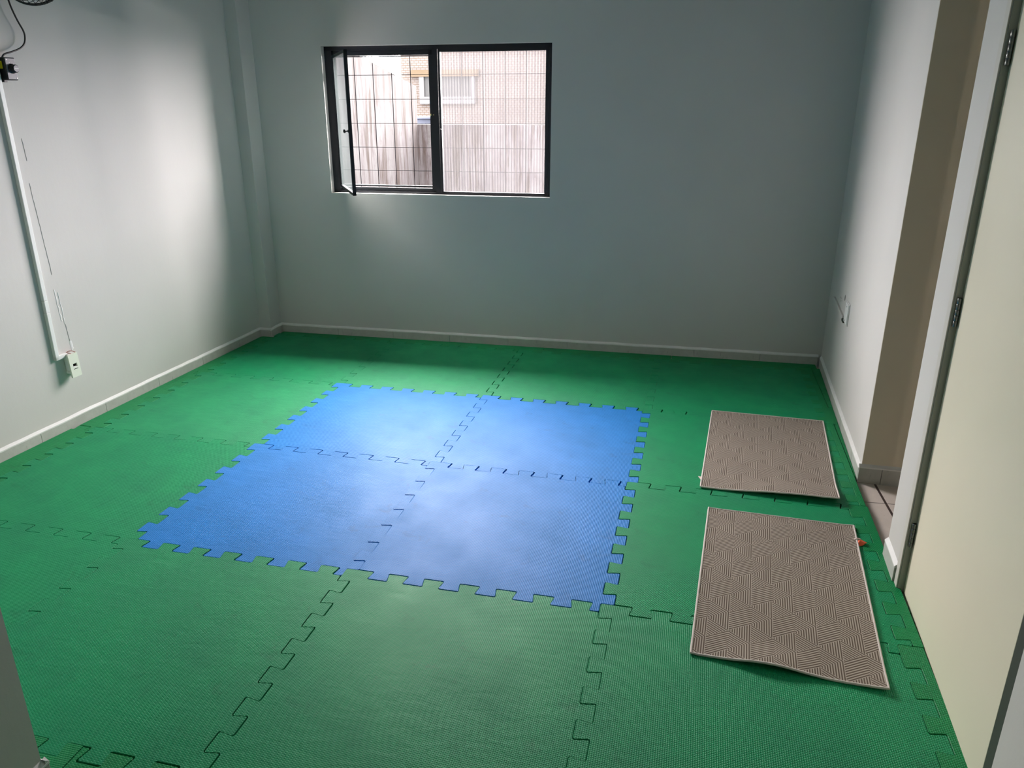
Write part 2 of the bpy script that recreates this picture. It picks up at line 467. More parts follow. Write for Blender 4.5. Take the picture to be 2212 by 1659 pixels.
# ------------------------------------------------------------------ filled cracks and scuffs on the left wall (surface marks)
def strip(mb, fr, pts, w, n0=.0004, n1=.0016, seed=1):
    rr = R3(seed)
    vs = []; fs = []
    for (u, z) in pts:
        k = w*rr.uniform(.5, 1.2)
        vs += [fr(u-k/2, n0, z), fr(u-k/6, n1, z), fr(u+k/6, n1, z), fr(u+k/2, n0, z)]
    for i in range(len(pts)-1):
        for q in range(3): fs.append((i*4+q, i*4+q+1, i*4+4+q+1, i*4+4+q))
    mb.add(vs, fs, 0)
mb = MB()
def wob(u0, z0, u1, z1, n, s, amp=.003):
    rr = R3(s); return [(u0+(u1-u0)*i/n+rr.uniform(-amp, amp), z0+(z1-z0)*i/n) for i in range(n+1)]
strip(mb, FL, wob(lu(.068), .80, lu(.076), .62, 12, 3), .010, seed=3)
strip(mb, FL, wob(lu(.090), .78, lu(.094), .60, 12, 4), .008, seed=4)
strip(mb, FL, wob(lu(.105), .50, lu(.110), .445, 6, 5), .018, seed=5)
struct(mb.build('filler_streaks', M['crack'], wl))
mb = MB()
strip(mb, FL, wob(lu(.05), 1.36, lu(.075), .88, 24, 6, .0015), .0035, seed=6)
strip(mb, FL, wob(lu(.06), 1.58, lu(.065), 1.47, 8, 7, .0015), .006, seed=7)
strip(mb, FL, wob(lu(.097), .60, lu(.104), .50, 6, 8, .001), .006, seed=8)
struct(mb.build('crack_line', M['crackd'], wl))

# ------------------------------------------------------------------ foam mats
TH = .02
HD = .025
def tile_poly(w_tip=.0405, w_base=.031, sR=0.0, sL=0.0):
    """unit jigsaw tile, CCW; teeth of top/right at .05+k/7, of bottom/left at .121+k/7"""
    A = [.05+k/7 for k in range(7)]; Bv = [.05+1/14+k/7 for k in range(7)]
    t, b, h = w_tip, w_base, HD
    AR = [v+sR for v in A]; BL_ = [v+sL for v in Bv]
    P = []
    # bottom edge, left -> right (own teeth reach down at Bv)
    P.append((h, h))
    for u in Bv[:-1]:
        P += [(u-b, h), (u-t, -h), (u+t, -h), (u+b, h)]
    u = Bv[-1]; P += [(u-b, h), (u-t, -h), (1-h, -h)]
    P.append((1-h, h))
    # right edge, bottom -> top (own teeth reach right at A)
    P.append((1+h, h)); P += [(1+h, AR[0]+t), (1-h, AR[0]+b)]
    for v in AR[1:]:
        P += [(1-h, v-b), (1+h, v-t), (1+h, v+t), (1-h, v+b)]
    P.append((1-h, 1-h))
    # top edge, right -> left
    for u in reversed(A[1:]):
        P += [(u+b, 1-h), (u+t, 1+h), (u-t, 1+h), (u-b, 1-h)]
    P += [(A[0]+b, 1-h), (A[0]+t, 1+h), (-h, 1+h)]
    # left edge, top -> bottom (own teeth reach left at Bv)
    P += [(-h, BL_[-1]-t), (h, BL_[-1]-b)]
    for v in reversed(BL_[:-1]):
        P += [(h, v+b), (-h, v+t), (-h, v-t), (h, v-b)]
    return P
def round_poly(P, r=.0085, n=4):
    out = []
    N = len(P)
    for i in range(N):
        a = Vector(P[i-1]); b = Vector(P[i]); c = Vector(P[(i+1) % N])
        d1 = a-b; d2 = c-b
        if d1.length < 1e-7 or d2.length < 1e-7: continue
        if abs(d1.normalized().cross(d2.normalized())) < .02: out.append(tuple(b)); continue
        rr = min(r, d1.length*.4, d2.length*.4)
        p0 = b+d1.normalized()*rr; p1 = b+d2.normalized()*rr
        for k in range(n+1):
            s = k/n
            q = p0*(1-s)**2 + b*2*s*(1-s) + p1*s**2
            out.append((q.x, q.y))
    return out
def shrink(P, d):
    out = []; n = len(P)
    for i in range(n):
        a = Vector(P[i-1]); b = Vector(P[i]); c = Vector(P[(i+1) % n])
        d1 = (b-a).normalized(); d2 = (c-b).normalized()
        m = Vector((-d1.y, d1.x))+Vector((-d2.y, d2.x))
        m = m.normalized() if m.length > 1e-6 else Vector((-d1.y, d1.x))
        out.append((b.x+m.x*d, b.y+m.y*d))
    return out
def clip(P, a, b, c):
    """keep a*x+b*y<=c"""
    out = []; n = len(P)
    for i in range(n):
        p, q = P[i], P[(i+1) % n]
        dp = a*p[0]+b*p[1]-c; dq = a*q[0]+b*q[1]-c
        if dp <= 0: out.append(p)
        if dp*dq < 0:
            s = dp/(dp-dq); out.append((p[0]+(q[0]-p[0])*s, p[1]+(q[1]-p[1])*s))
    return out
BASE = round_poly(tile_poly())
FULL = shrink(BASE, .0005)
FULL_R = shrink(round_poly(tile_poly(sR=-.032)), .0005)
FULL_L = shrink(round_poly(tile_poly(sL=-.032)), .0005)
OFF = {(0, 0): (.0012, -.0009), (0, 1): (.0038, .0004), (1, 0): (.0012, .0016), (0, -1): (-.0016, -.0004), (-1, 0): (.0004, .0007), (-1, -1): (.0002, -.0007),
       (-2, -1): (-.0005, .0004), (-2, 0): (-.0003, .0003), (0, -2): (.0022, -.0030), (-1, -2): (-.0006, 0), (1, -2): (.0024, -.0042), (1, -1): (0, -.0002),
       (1, 1): (.0036, -.0004), (-1, 1): (.0002, .0004), (-2, 1): (0, .0002), (-2, -2): (-.0006, .0004)}
def place(x0, y0):
    dx, dy = OFF.get((x0, y0), (0, 0))
    return (x0+.0065+.0117*(y0+.5)+dx, y0+.002-.005*(x0+.5)+dy)
TILT = -.0083
full_mesh = {}
def foam(x0, y0, mat, label, clips=None, dz=0.0, group=None, shift=(0, 0), name='foam_mat'):
    base = FULL_R if x0 == 1 else FULL_L if x0 == 2 else FULL
    px, py = place(x0, y0); px += shift[0]; py += shift[1]
    if clips is None:
        key = 1 if x0 == 1 else 0
        if key not in full_mesh:
            mb = MB(); mb.prism(base, 0, TH, .0012)
            o = mb.build('foam_mat', M['green']); full_mesh[key] = o.data
            bpy.data.objects.remove(o)
        me = full_mesh[key]
        o = bpy.data.objects.new(name, me); COL.objects.link(o)
        o.material_slots[0].link = 'OBJECT'; o.material_slots[0].material = M[mat]
    else:
        P = base
        ca, sa = math.cos(TILT), math.sin(TILT)
        for (a, b, c) in clips:      # world half planes -> local
            la, lb = a*ca+b*sa, -a*sa+b*ca
            P = clip(P, la, lb, c-a*px-b*py)
        mb = MB(); mb.prism(P, 0, TH, .001)
        o = mb.build(name, M[mat])
    o.location = (px, py, dz); o.rotation_euler = (0, 0, TILT)
    tag(o, label, 'mat', group)
    return o
BLUEG, GREENG, BORD = 'blue foam mats', 'green foam mats', 'green edging strips'
foam(-1, 0, 'blue', 'blue foam jigsaw mat, the one of the four blue mats below the window', group=BLUEG)
foam(0, 0, 'blue', 'blue foam jigsaw mat nearer the back wall, the blue one beside the farther rug', group=BLUEG)
foam(-1, -1, 'blue', 'blue foam jigsaw mat, nearer the camera on the left side of the blue square', group=BLUEG)
foam(0, -1, 'blue', 'blue foam jigsaw mat with the palest sheen, beside the nearer rug', group=BLUEG)
foam(-2, 1, 'green', 'green foam jigsaw mat in the far left corner by the wall pilaster', group=GREENG)
foam(-1, 1, 'green', 'green foam jigsaw mat along the back wall, left of the middle seam', group=GREENG)
foam(0, 1, 'green', 'green foam jigsaw mat along the back wall, right of the middle seam', group=GREENG)
foam(1, 1, 'green', 'dark shaded green foam jigsaw mat in the far right corner', group=GREENG)
foam(-2, 0, 'green', 'green foam jigsaw mat between the left wall and the farther blue mats', group=GREENG)
foam(-2, -1, 'green', 'green foam jigsaw mat between the left wall and the nearer blue mats', group=GREENG)
foam(1, 0, 'green', 'green foam jigsaw mat lying under the farther patterned rug', group=GREENG)
foam(1, -1, 'green', 'green foam jigsaw mat lying under most of the nearer patterned rug', group=GREENG)
foam(-2, -2, 'green', 'green foam jigsaw mat in front at far left, behind the grey wall end', group=GREENG)
foam(-1, -2, 'green', 'large green foam jigsaw mat in the front row, left of the wide dark zigzag seam', group=GREENG)
foam(0, -2, 'green', 'pale sheened green foam mat in the front row, right of the dark zigzag seam', group=GREENG)
foam(1, -2, 'green', 'green foam jigsaw mat in the front row, beside the cream door', group=GREENG)
foam(-1, -3, 'green2', 'cut green foam mat at the foot of the grey wall end', clips=[(-1, 0, .376)], group=GREENG, shift=(0, -.004), dz=.0)
for x0, lab in ((-2, 'green edging strip along the front wall, hidden left part'), (-1, 'green edging strip tucked behind the grey wall end at lower left')):
    foam(x0, -3, 'green2', lab, clips=[(0, -1, 2.085), (1, 0, -.379)], group='green edging strips', name='foam_edge_strip')
foam(0, -3, 'green', 'green foam mat of which only the edge teeth show at the bottom', group=GREENG)
# edging: left wall. wall face line n=.0135 in FL
def wall_clip(fr, n, sign=1):
    a = fr(0, n, 0); b = fr(1, n, 0); d = b-a
    # half plane: room side
    nx, ny = d.y, -d.x
    nx, ny = nx*sign, ny*sign
    return (-nx, -ny, -(nx*a.x+ny*a.y))
LW = wall_clip(FL, .0135); RW = wall_clip(FR, .0135, -1); BW = wall_clip(FB, .014)
foam(-3, 0, 'green2', 'narrow green edging strip along the left wall, outlet end', clips=[(-1, 0, 2.052)], group=BORD, shift=(0, -.003), name='foam_edge_strip')
foam(-3, 1, 'green2', 'narrow green edging strip along the left wall, ending at the pilaster', clips=[(-1, 0, 2.052), (0, 1, 1.918)], group=BORD, shift=(0, -.003), name='foam_edge_strip')
foam(-3, -1, 'green2', 'wider green foam strip against the left wall below the wall outlet', clips=[LW], group=BORD, shift=(0, -.003), name='foam_edge_strip')
foam(-3, -2, 'green2', 'green foam strip against the left wall, hidden behind the grey wall end', clips=[LW, (0, -1, 2.08)], group=BORD, name='foam_edge_strip')
def filler(name, P, label, z=.017, mat='green2'):
    mb = MB(); mb.prism(P, 0, z, .001)
    ox = sum(p[0] for p in P)/len(P); oy = sum(p[1] for p in P)/len(P)
    return tag(mb.build(name, M[mat], origin=(ox, oy, 0)), label, 'mat', BORD)
wx = lambda y: FL(lu(y), .0135, 0).x
filler('foam_filler_strip', [(wx(.045), .040), (-2.0545, .040), (-2.0545, 1.918), (wx(1.918), 1.918)], 'thin green filler sliver between edging strip and left baseboard')
# back wall edging
for x0, lab in ((-2, 'green edging strip along the back baseboard, beside the pilaster'), (-1, 'green edging strip along the back baseboard below the window'),
                (0, 'green edging strip along the back baseboard, right of the window'), (1, 'green edging strip along the back baseboard by the right corner')):
    cl = [(0, 1, 2.051)]
    if x0 == -2: cl += [(-1, 0, 1.965)]
    foam(x0, 2, 'green2', lab, clips=cl, group=BORD, name='foam_edge_strip')
def byl(x): return FB(bu(x), .014, 0).y
for a, b, lab in ((-1.965, .188, 'thin green filler sliver at the back baseboard, window side'), (.192, 1.130, 'thin green filler sliver at the back baseboard, middle length'), (1.134, 2.128, 'thin green filler sliver at the back baseboard, right end')):
    filler('foam_filler_strip', [(a, 2.0535), (b, 2.0535), (b, byl(b)), (a, byl(a))], lab)
# right edging
foam(2, 1, 'green2', 'green edging strip along the right wall by the back corner', clips=[(1, 0, 2.088), (0, 1, 2.051)], group=BORD, shift=(0, -.002), name='foam_edge_strip')
foam(2, 0, 'green2', 'green edging strip along the right wall by the passage', clips=[(1, -.012, 2.066)], group=BORD, shift=(.0015, -.002), name='foam_edge_strip', dz=.0008)
foam(2, -1, 'green2', 'green edging strip across the passage and up to the cream door', clips=[(1, -.012, 2.072)], group=BORD, shift=(.001, -.0022), name='foam_edge_strip')
foam(2, -2, 'green2', 'green edging strip along the cream door, nearest the camera', clips=[(1, -.020, 2.078)], group=BORD, shift=(.003, -.0040), name='foam_edge_strip')
foam(2, 2, 'green2', 'small green corner piece of edging in the far right corner', clips=[(1, 0, 2.088), (0, 1, 2.051)], group=BORD, name='foam_edge_strip')
def rx(y): return FR(ru(y), .0135, 0).x
filler('foam_filler_strip', [(2.0915, 1.287), (rx(1.287), 1.287), (rx(2.05), 2.05), (2.0915, 2.05)], 'thin green filler sliver at the right baseboard, far length')
filler('foam_filler_strip', [(2.0735, .33), (rx(.33), .33), (rx(1.283), 1.283), (2.0845, 1.283)], 'thin green filler sliver at the right baseboard, ending at the passage')

# ------------------------------------------------------------------ rugs
def rug(corners, lift, label, seed):
    """corners: far-left, far-right, near-right, near-left on the mat"""
    c = [Vector((x, y)) for x, y in corners]
    W = ((c[1]-c[0]).length+(c[2]-c[3]).length)/2; L = ((c[3]-c[0]).length+(c[2]-c[1]).length)/2
    o = Vector((c[0].x, c[0].y, TH))
    root = empty('rug', o); nu, nv = 30, 48; rr = R3(seed)
    def pos(u, v):
        p = (c[0]*(1-u)+c[1]*u)*(1-v)+(c[3]*(1-u)+c[2]*u)*v
        return Vector((p.x, p.y, TH+.0025+lift(u, v)))
    def sheet(name, mat, u0, u1, v0, v1, t0, t1, nu, nv, wob=0.0):
        me = bpy.data.meshes.new(name); vs = []; uvs = []; fs = []
        for lay in (t1, t0):
            for j in range(nv+1):
                for i in range(nu+1):
                    u = u0+(u1-u0)*i/nu; v = v0+(v1-v0)*j/nv
                    p = pos(u, v); vs.append(Vector((p.x, p.y, p.z+lay))-o); uvs.append((u*W, v*L))
        k = (nu+1)*(nv+1)
        for j in range(nv):
            for i in range(nu):
                a = j*(nu+1)+i
                fs.append((a, a+1, a+nu+2, a+nu+1)); fs.append((k+a, k+a+nu+1, k+a+nu+2, k+a+1))
        ring = [i for i in range(nu+1)]+[j*(nu+1)+nu for j in range(1, nv+1)]+[nv*(nu+1)+i for i in range(nu-1, -1, -1)]+[j*(nu+1) for j in range(nv-1, 0, -1)]
        for a, b in zip(ring, ring[1:]+ring[:1]): fs.append((a, b, k+b, k+a))
        me.from_pydata(vs, [], fs)
        l = me.uv_layers.new(name='rug')
        for lp in me.loops: l.data[lp.index].uv = uvs[lp.vertex_index]
        bm = bmesh.new(); bm.from_mesh(me); bmesh.ops.recalc_face_normals(bm, faces=bm.faces[:]); bm.to_mesh(me); bm.free()
        for p in me.polygons: p.use_smooth = True
        try: me.set_sharp_from_angle(angle=math.radians(50))
        except Exception: pass
        me.materials.append(M[mat]); ob = bpy.data.objects.new(name, me); COL.objects.link(ob); ob.parent = root
        return ob
    e = .007
    sheet('pile', 'rug', e/W, 1-e/W, e/L, 1-e/L, -.001, .003, nu, nv)
    # stitched binding around the edge
    mb = MB()
    ring = [(i/nu, 0) for i in range(nu)]+[(1, j/nv) for j in range(nv)]+[(1-i/nu, 1) for i in range(nu)]+[(0, 1-j/nv) for j in range(nv)]
    inn = []
    for u, v in ring:
        p = pos(min(max(u, e*.55/W), 1-e*.55/W), min(max(v, e*.55/L), 1-e*.55/L)); inn.append(p+Vector((0, 0, .0012+rr.uniform(-.0003, .0003))))
    mb.tube(inn, .0042, 8, closed=True)
    mb.build('binding', M['binding'], root, origin=o)
    tag(root, label, 'rug', 'patterned floor rugs')
    return root
def sm(x): x = max(0., min(1., x)); return x*x*(3-2*x)
rug([(1.400, 1.060), (2.028, 1.033), (1.952, .010), (1.328, .026)],
    lambda u, v: .020*sm((v-.80)/.20)*sm((u-.05)/.5)*(1-.15*u)+.004*math.sin(7*u+2)*sm((v-.7)/.3)+.004*sm((u-.9)/.1)*v+.0042*(v > .9)*0,
    'grey patterned floor rug farther from the camera, lying beside the passage', 11)
rug([(1.364, -.166), (1.980, -.194), (1.899, -1.243), (1.293, -1.198)],
    lambda u, v: .018*sm((v-.86)/.14)*math.exp(-((u-.42)/.20)**2)+.006*sm((v-.9)/.1)*sm((u-.7)/.3)+.003*sm((u-.93)/.07)+.002*sm((.04-u)/.04),
    'grey patterned floor rug nearer the camera, with an orange scrap at its edge', 12)

# paper scraps
def scrap(name, pts, mats, label, cat='scrap'):
    ox = sum(p[0] for p in pts)/len(pts); oy = sum(p[1] for p in pts)/len(pts)
    mb = MB(); n = len(pts)
    vs = [(x, y, TH+z) for x, y, z in pts]+[(x, y, TH+z+.0012) for x, y, z in pts]
    fs = [tuple(range(n-1, -1, -1)), tuple(range(n, 2*n))]+[(i, (i+1) % n, n+(i+1) % n, n+i) for i in range(n)]
    mb.add(vs, fs, 0)
    return tag(mb.build(name, mats, origin=(ox, oy, TH)), label, cat), mb
root = empty('wrapper_scrap', (1.985, -.34, TH)); tag(root, 'small orange and white wrapper scrap poking out from under the nearer rug', 'scrap')
mb = MB()
mb.add([(1.955, -.318, TH+.001), (1.984, -.318, TH+.010), (2.006, -.329, TH+.004), (1.992, -.346, TH+.012), (1.985, -.352, TH+.002), (1.957, -.366, TH+.001),
        (1.975, -.335, TH+.014)],
       [(0, 1, 6), (1, 2, 6), (2, 3, 6), (3, 4, 6), (4, 5, 6), (5, 0, 6), (5, 4, 3, 2, 1, 0)], 0)
mb.build('orange_part', M['orange'], root, origin=root.location)
mb = MB(); mb.add([(1.955, -.316, TH+.011), (1.980, -.312, TH+.012), (1.984, -.319, TH+.0115), (1.957, -.324, TH+.010), (1.968, -.318, TH+.016)],
                  [(0, 1, 4), (1, 2, 4), (2, 3, 4), (3, 0, 4), (3, 2, 1, 0)], 0)
mb.build('white_part', M['paper'], root, origin=root.location)
scrap('paper_scrap', [(1.321, .152, .0005), (1.335, .114, .0005), (1.350, .122, .0005), (1.346, .149, .0005)], M['paper'],
      'pale paper scrap poking out from under the left edge of the farther rug')

# ------------------------------------------------------------------ window
win = struct(empty('window_1', FB(bu(-.625), -.07, 1.127)))
mb = MB(); F0, F1 = -.05, -.095
mb.box(FB, bu(-1.457), bu(-1.402), F0, F1, WZ0, WZ1)                   # left stile
mb.box(FB, bu(.178), bu(.206), F0, F1, WZ0, WZ1)                       # right stile
mb.box(FB, bu(-1.457), bu(.206), F0, F1, 2.112, WZ1)                   # head
mb.box(FB, bu(-1.457), bu(.206), F0, F1, WZ0, 1.143)                   # sill rail
mb.box(FB, bu(-.650), bu(-.612), F0, F1, WZ0, WZ1)                     # mullion
mb.box(FB, bu(-1.43), bu(-.612), F0-.016, F1-.01, 2.079, 2.13)         # rebates of the open light
mb.box(FB, bu(-1.43), bu(-.612), F0-.034, F1-.01, 2.070, 2.0765)
mb.box(FB, bu(-1.43), bu(-.64), F0-.016, F1-.005, 1.14, 1.166)
mb.box(FB, bu(-1.43), bu(-.64), F0-.036, F1-.01, 1.1725, 1.183)
mb.box(FB, bu(-.683), bu(-.64), F0-.016, F1-.01, WZ0, 2.13)
mb.box(FB, bu(-1.42), bu(-1.392), F0-.030, F1-.01, WZ0, 1.17); 
mb.build('window_frame', M['black'], win, origin=win.location)
# closed ribbed sash
sx0, sx1, sz0, sz1 = -.6092, .181, 1.1365, 2.1155
sash = MB(); a0, a1 = -.046, -.074
sash.box(FB, bu(sx0), bu(sx0+.017), a0, a1, sz0, sz1); sash.box(FB, bu(.157), bu(sx1), a0, a1, sz0, sz1)
sash.box(FB, bu(sx0), bu(sx1), a0, a1, sz0, 1.149); sash.box(FB, bu(sx0), bu(sx1), a0, a1, 2.094, sz1)
so = sash.build('closed_sash', M['black'], win, origin=win.location)
def pane(name, fr, u0, u1, n, z0, z1, parent, mat='glass'):
    mb = MB(); o = fr(u0, n, z0); d = (fr(u1, n, z0)-o).normalized(); ang = math.atan2(d.y, d.x)
    mb.add([(0, 0, 0), ((u1-u0), 0, 0), ((u1-u0), 0, z1-z0), (0, 0, z1-z0), (0, .004, 0), ((u1-u0), .004, 0), ((u1-u0), .004, z1-z0), (0, .004, z1-z0)], [(0, 1, 2, 3)])
    ob = mb.build(name, M[mat])
    ob.parent = parent
    pl = parent.matrix_world.translation if parent.parent is None else (Vector(parent.location)+Vector(parent.parent.location))
    ob.location = Vector(o)-Vector(pl); ob.rotation_euler = (0, 0, ang)
    return ob
pane('pane', FB, bu(sx0+.012), bu(.162), -.062, 1.145, 2.098, so)
mb = MB(); mb.lathe([(.004, 0), (.006, .004), (.006, .012), (.003, .016)], FB(bu(-.600), -.046, 1.583), (0, -1, 0), 10)
mb.build('latch', M['blackpl'], so, origin=Vector(so.location)+Vector(win.location))
for z in (1.21, 2.0):
    mb = MB(); mb.box(FB, bu(.172), bu(.184), -.05, -.042, z-.045, z+.045, 0, .002)
    mb.build('hinge', M['black'], so, origin=Vector(so.location)+Vector(win.location))
# open casement, swung into the room
hx, hy = -1.392, 2.160; ex, ey = -1.023, 1.560
CW = math.hypot(ex-hx, ey-hy)
FC = frame((hx, hy), (ex-hx, ey-hy), 1)      # n: towards left/back of leaf = room face when shut
mb = MB(); cz0, cz1 = 1.170, 2.076
mb.box(FC, .018, .040, -.011, .011, cz0, cz1); mb.box(FC, CW-.024, CW, -.011, .011, cz0, cz1)
mb.box(FC, .018, CW, -.011, .011, cz0, cz0+.018); mb.box(FC, .018, CW, -.011, .011, cz1-.018, cz1)
co = mb.build('open_casement', M['black'], win, origin=win.location)
pane('pane', FC, .03, CW-.02, .004, cz0+.012, cz1-.012, co, 'glass_open')
for z in (1.28, 1.945):
    mb = MB(); mb.box(FC, -.012, .02, -.008, .006, z-.035, z+.035, 0, .002)
    mb.build('hinge', M['black'], co, origin=Vector(co.location)+Vector(win.location))
kp = FC(CW-.030, .011, 1.583); kd = FC(0, 1, 0)-FC(0, 0, 0)
mb = MB(); mb.lathe([(.010, 0), (.010, .003), (.004, .004), (.004, .014), (.011, .018), (.013, .025), (.010, .031), (.004, .033)], kp, kd, 16)
mb.build('knob', M['blackpl'], co, origin=Vector(co.location)+Vector(win.location))
mb = MB(); mb.lathe([(.004, 0), (.007, .003), (.007, .010), (.003, .013)], FB(bu(-.673), -.066, 1.681), (0, -1, 0), 10)
mb.lathe([(.003, 0), (.004, .003), (.003, .006)], FB(bu(-.650), -.050, 1.681), (0, -1, 0), 8)
mb.build('latch_keeper', M['brass'], win, origin=win.location)
# security grille outside
mb = MB()
for x in (-1.409, -1.267, -1.124, -.982, -.839, -.695, -.46, -.303, -.145, .008, .150):
    mb.tube([FB(bu(x), -.125, WZ0), FB(bu(x), -.125, WZ1)], .0028, 6)
for z in (1.287, 1.452, 1.621, 1.787, 1.951):
    mb.tube([FB(bu(WX0), -.120, z), FB(bu(WX1), -.120, z)], .0020, 6)
mb.build('security_grille', M['grille'], win, origin=win.location)

# ------------------------------------------------------------------ door in the right wall
door = struct(empty('door_1', FR(ru(-1.16), 0, 0)), 'plain cream flush door in the right wall')
mb = MB(); mb.box(FR, ru(-1.586), ru(-.6415), -.057, -.022, .009, 2.095, 0, .002)
dl = mb.build('door_leaf', M['door'], door, origin=door.location)
mb = MB(); mb.box(FR, ru(-.6415), ru(-.637), -.15, -.0005, 0, ET)
mb.build('door_jamb', M['jamb_grey'], door, origin=door.location)
mb = MB(); mb.box(FR, ru(-1.68), ru(-1.588), -.15, -.022, 0, ET); mb.box(FR, ru(-1.588), ru(-.6415), -.15, -.022, 2.098, ET)
mb.box(FR, ru(-1.588), ru(-.6415), -.15, -.06, 0, 2.098)
mb.build('door_jamb', M['jamb'], door, origin=door.location)
mb = MB(); mb.box(FR, ru(-.637), ru(-.597), 0, .005, 0, ET+.04, 0, .0015); mb.box(FR, ru(-1.72), ru(-.637), 0, .005, ET, ET+.04, 0, .0015)
mb.build('door_casing', M['casing'], door, origin=door.location)
for z in (.252, 1.09, 1.89):
    mb = MB(); h0 = FR(ru(-.6475), -.0135, 0)
    for k, (a, b) in enumerate(((-.048, -.030), (-.029, -.010), (-.009, .009), (.010, .029), (.030, .048))):
        mb.lathe([(.0062, 0), (.0068, .001), (.0068, b-a-.001), (.0062, b-a)], (h0.x, h0.y, z+a), (0, 0, 1), 12)
    mb.box(FR, ru(-.6475), ru(-.6415), -.019, -.006, z-.048, z+.048)
    mb.build('hinge', M['steel'], dl, origin=Vector(dl.location)+Vector(door.location))

# ------------------------------------------------------------------ left wall: raceway, outlet, fan control, cable, fan
def raceway(name, segs, w, d, fr, label, mat='whitepl'):
    mb = MB()
    for u0, u1, z0, z1 in segs: mb.box(fr, u0, u1, 0, d, z0, z1, 0, .0025)
    o = fr((segs[0][0]+segs[0][1])/2, 0, min(s[2] for s in segs))
    return tag(mb.build(name, M[mat], origin=o), label, 'cable raceway')
rw = empty('cable_raceway', FL(lu(-.016), 0, .42)); tag(rw, 'white cable raceway running down the left wall to the outlet box', 'cable raceway')
mb = MB(); mb.box(FL, lu(-.028), lu(-.005), 0, .020, .425, .690, 0, .002); mb.box(FL, lu(-.028), lu(-.005), 0, .020, .6915, .757, 0, .002)
mb.box(FL, lu(-.028), lu(-.005), 0, .020, .7585, 2.74, 0, .002)
mb.build('vertical_run', M['whitepl'], rw, origin=rw.location)
mb = MB(); mb.box(FL, lu(-.028), lu(.052), 0, .020, .424, .446, 0, .002)
mb.build('horizontal_run', M['whitepl'], rw, origin=rw.location)

ob = empty('wall_outlet', FL(lu(.08), 0, .30)); tag(ob, 'loose white outlet box with one dark socket on the left wall', 'outlet')
mb = MB()   # shallow open box: side walls and rounded lower lug
mb.box(FL, lu(.040), lu(.044), 0, .030, .345, .440); mb.box(FL, lu(.100), lu(.104), 0, .030, .345, .440)
mb.box(FL, lu(.040), lu(.104), 0, .030, .328, .333); mb.box(FL, lu(.040), lu(.104), 0, .030, .437, .440); mb.box(FL, lu(.040), lu(.104), 0, .003, .328, .440)
mb.tube([FL(lu(.048), .001, .333), FL(lu(.048), .030, .333)], .010, 14)
mb.build('back_box', M['whitepl'], ob, origin=ob.location)
# tilted cover plate with a real opening
tl = .06
def FPl(u, n, z):
    dz = z-.374; du = u-lu(.062)
    return FL(lu(.062)+du*math.cos(tl)-dz*.02, .040+n+dz*-.03+du*math.sin(tl)*.4, .374+dz+du*.02)
mb = MB(); u0, u1, z0, z1 = lu(.030), lu(.095), .308, .440; a, b, c, d = lu(.050), lu(.078), .362, .384
for bx in ((u0, a, z0, z1), (b, u1, z0, z1), (a, b, z0, c), (a, b, d, z1)): mb.box(FPl, bx[0], bx[1], -.004, .005, bx[2], bx[3])
mb.build('cover_plate', M['ivory'], ob, origin=ob.location)
mb = MB(); mb.box(FPl, a-.004, b+.004, -.016, -.006, c-.004, d+.004); mb.box(FPl, a, b, .0045, .0058, c-.010, c-.0065)
mb.build('socket_recess', M['dark'], ob, origin=ob.location)
mb = MB(); mb.box(FPl, a+.001, b-.001, -.006, .0045, c-.0005, c+.005, 0, .001)
mb.build('socket_lip', M['whitepl'], ob, origin=ob.location)
mb = MB()
for k, (p, q) in enumerate((((.052, .004, .436), (.085, .030, .446)), ((.060, .004, .444), (.092, .034, .440)), ((.046, .006, .438), (.064, .032, .438)))):
    P0 = FL(lu(p[0]), p[1], p[2]); P1 = FL(lu(q[0]), q[1], q[2]); mid = (P0+P1)/2+Vector((0, 0, .012-.003*k))
    mb.tube([P0, P0*.5+mid*.5+Vector((0, 0, .003)), mid, P1*.5+mid*.5+Vector((0, 0, .002)), P1], .0022, 6)
mb.build('loose_wires', M['pink'], ob, origin=ob.location)

fc = empty('fan_speed_control', FL(lu(.037), 0, 1.90)); tag(fc, 'black fan speed control box with a round knob on the left wall', 'fan control')
mb = MB(); mb.box(FL, lu(.006), lu(.068), 0, .046, 1.853, 1.957, 0, .004); mb.box(FL, lu(.006), lu(.026), .001, .022, 1.844, 1.856, 0, .002)
mb.build('control_body', M['blackpl'], fc, origin=fc.location)
mb = MB(); mb.box(FL, lu(.010), lu(.065), .0455, .0485, 1.857, 1.953, 0, .0012)
fp = mb.build('faceplate', M['greypl'], fc, origin=fc.location)
for (u, z) in ((.016, 1.946), (.060, 1.863)):
    mb = MB(); mb.lathe([(.0032, 0), (.0032, .0015)], FL(lu(u), .048, z), FL(0, 1, 0)-FL(0, 0, 0), 10)
    mb.build('screw', M['steel'], fc, origin=fc.location)
mb = MB()
for k in range(3): mb.box(FL, lu(.030+.010*k), lu(.034+.010*k), .0483, .0492, 1.934-.004*k, 1.9355-.004*k)
mb.build('scale_marks', M['whitepl'], fc, origin=fc.location)
ax = FL(0, 1, 0)-FL(0, 0, 0)
mb = MB(); mb.lathe([(.0225, 0), (.0225, .004), (.0195, .006), (.0185, .024), (.016, .026)], FL(lu(.040), .0485, 1.906), ax, 28)
kb = mb.build('knob', M['blackpl'], fc, origin=fc.location)
mb = MB(); mb.lathe([(.0150, 0), (.0150, .0012)], FL(lu(.040), .0745, 1.906), ax, 28)
mb.build('knob_cap', M['greypl'], kb, origin=Vector(kb.location)+Vector(fc.location))
mb = MB(); mb.box(FL, lu(.027), lu(.050), .0757, .0768, 1.9045, 1.9085)
mb.build('pointer_mark', M['white'], kb, origin=Vector(kb.location)+Vector(fc.location))
mb = MB(); mb.box(FL, lu(.0050), lu(.0062), .008, .030, 1.905, 1.940)
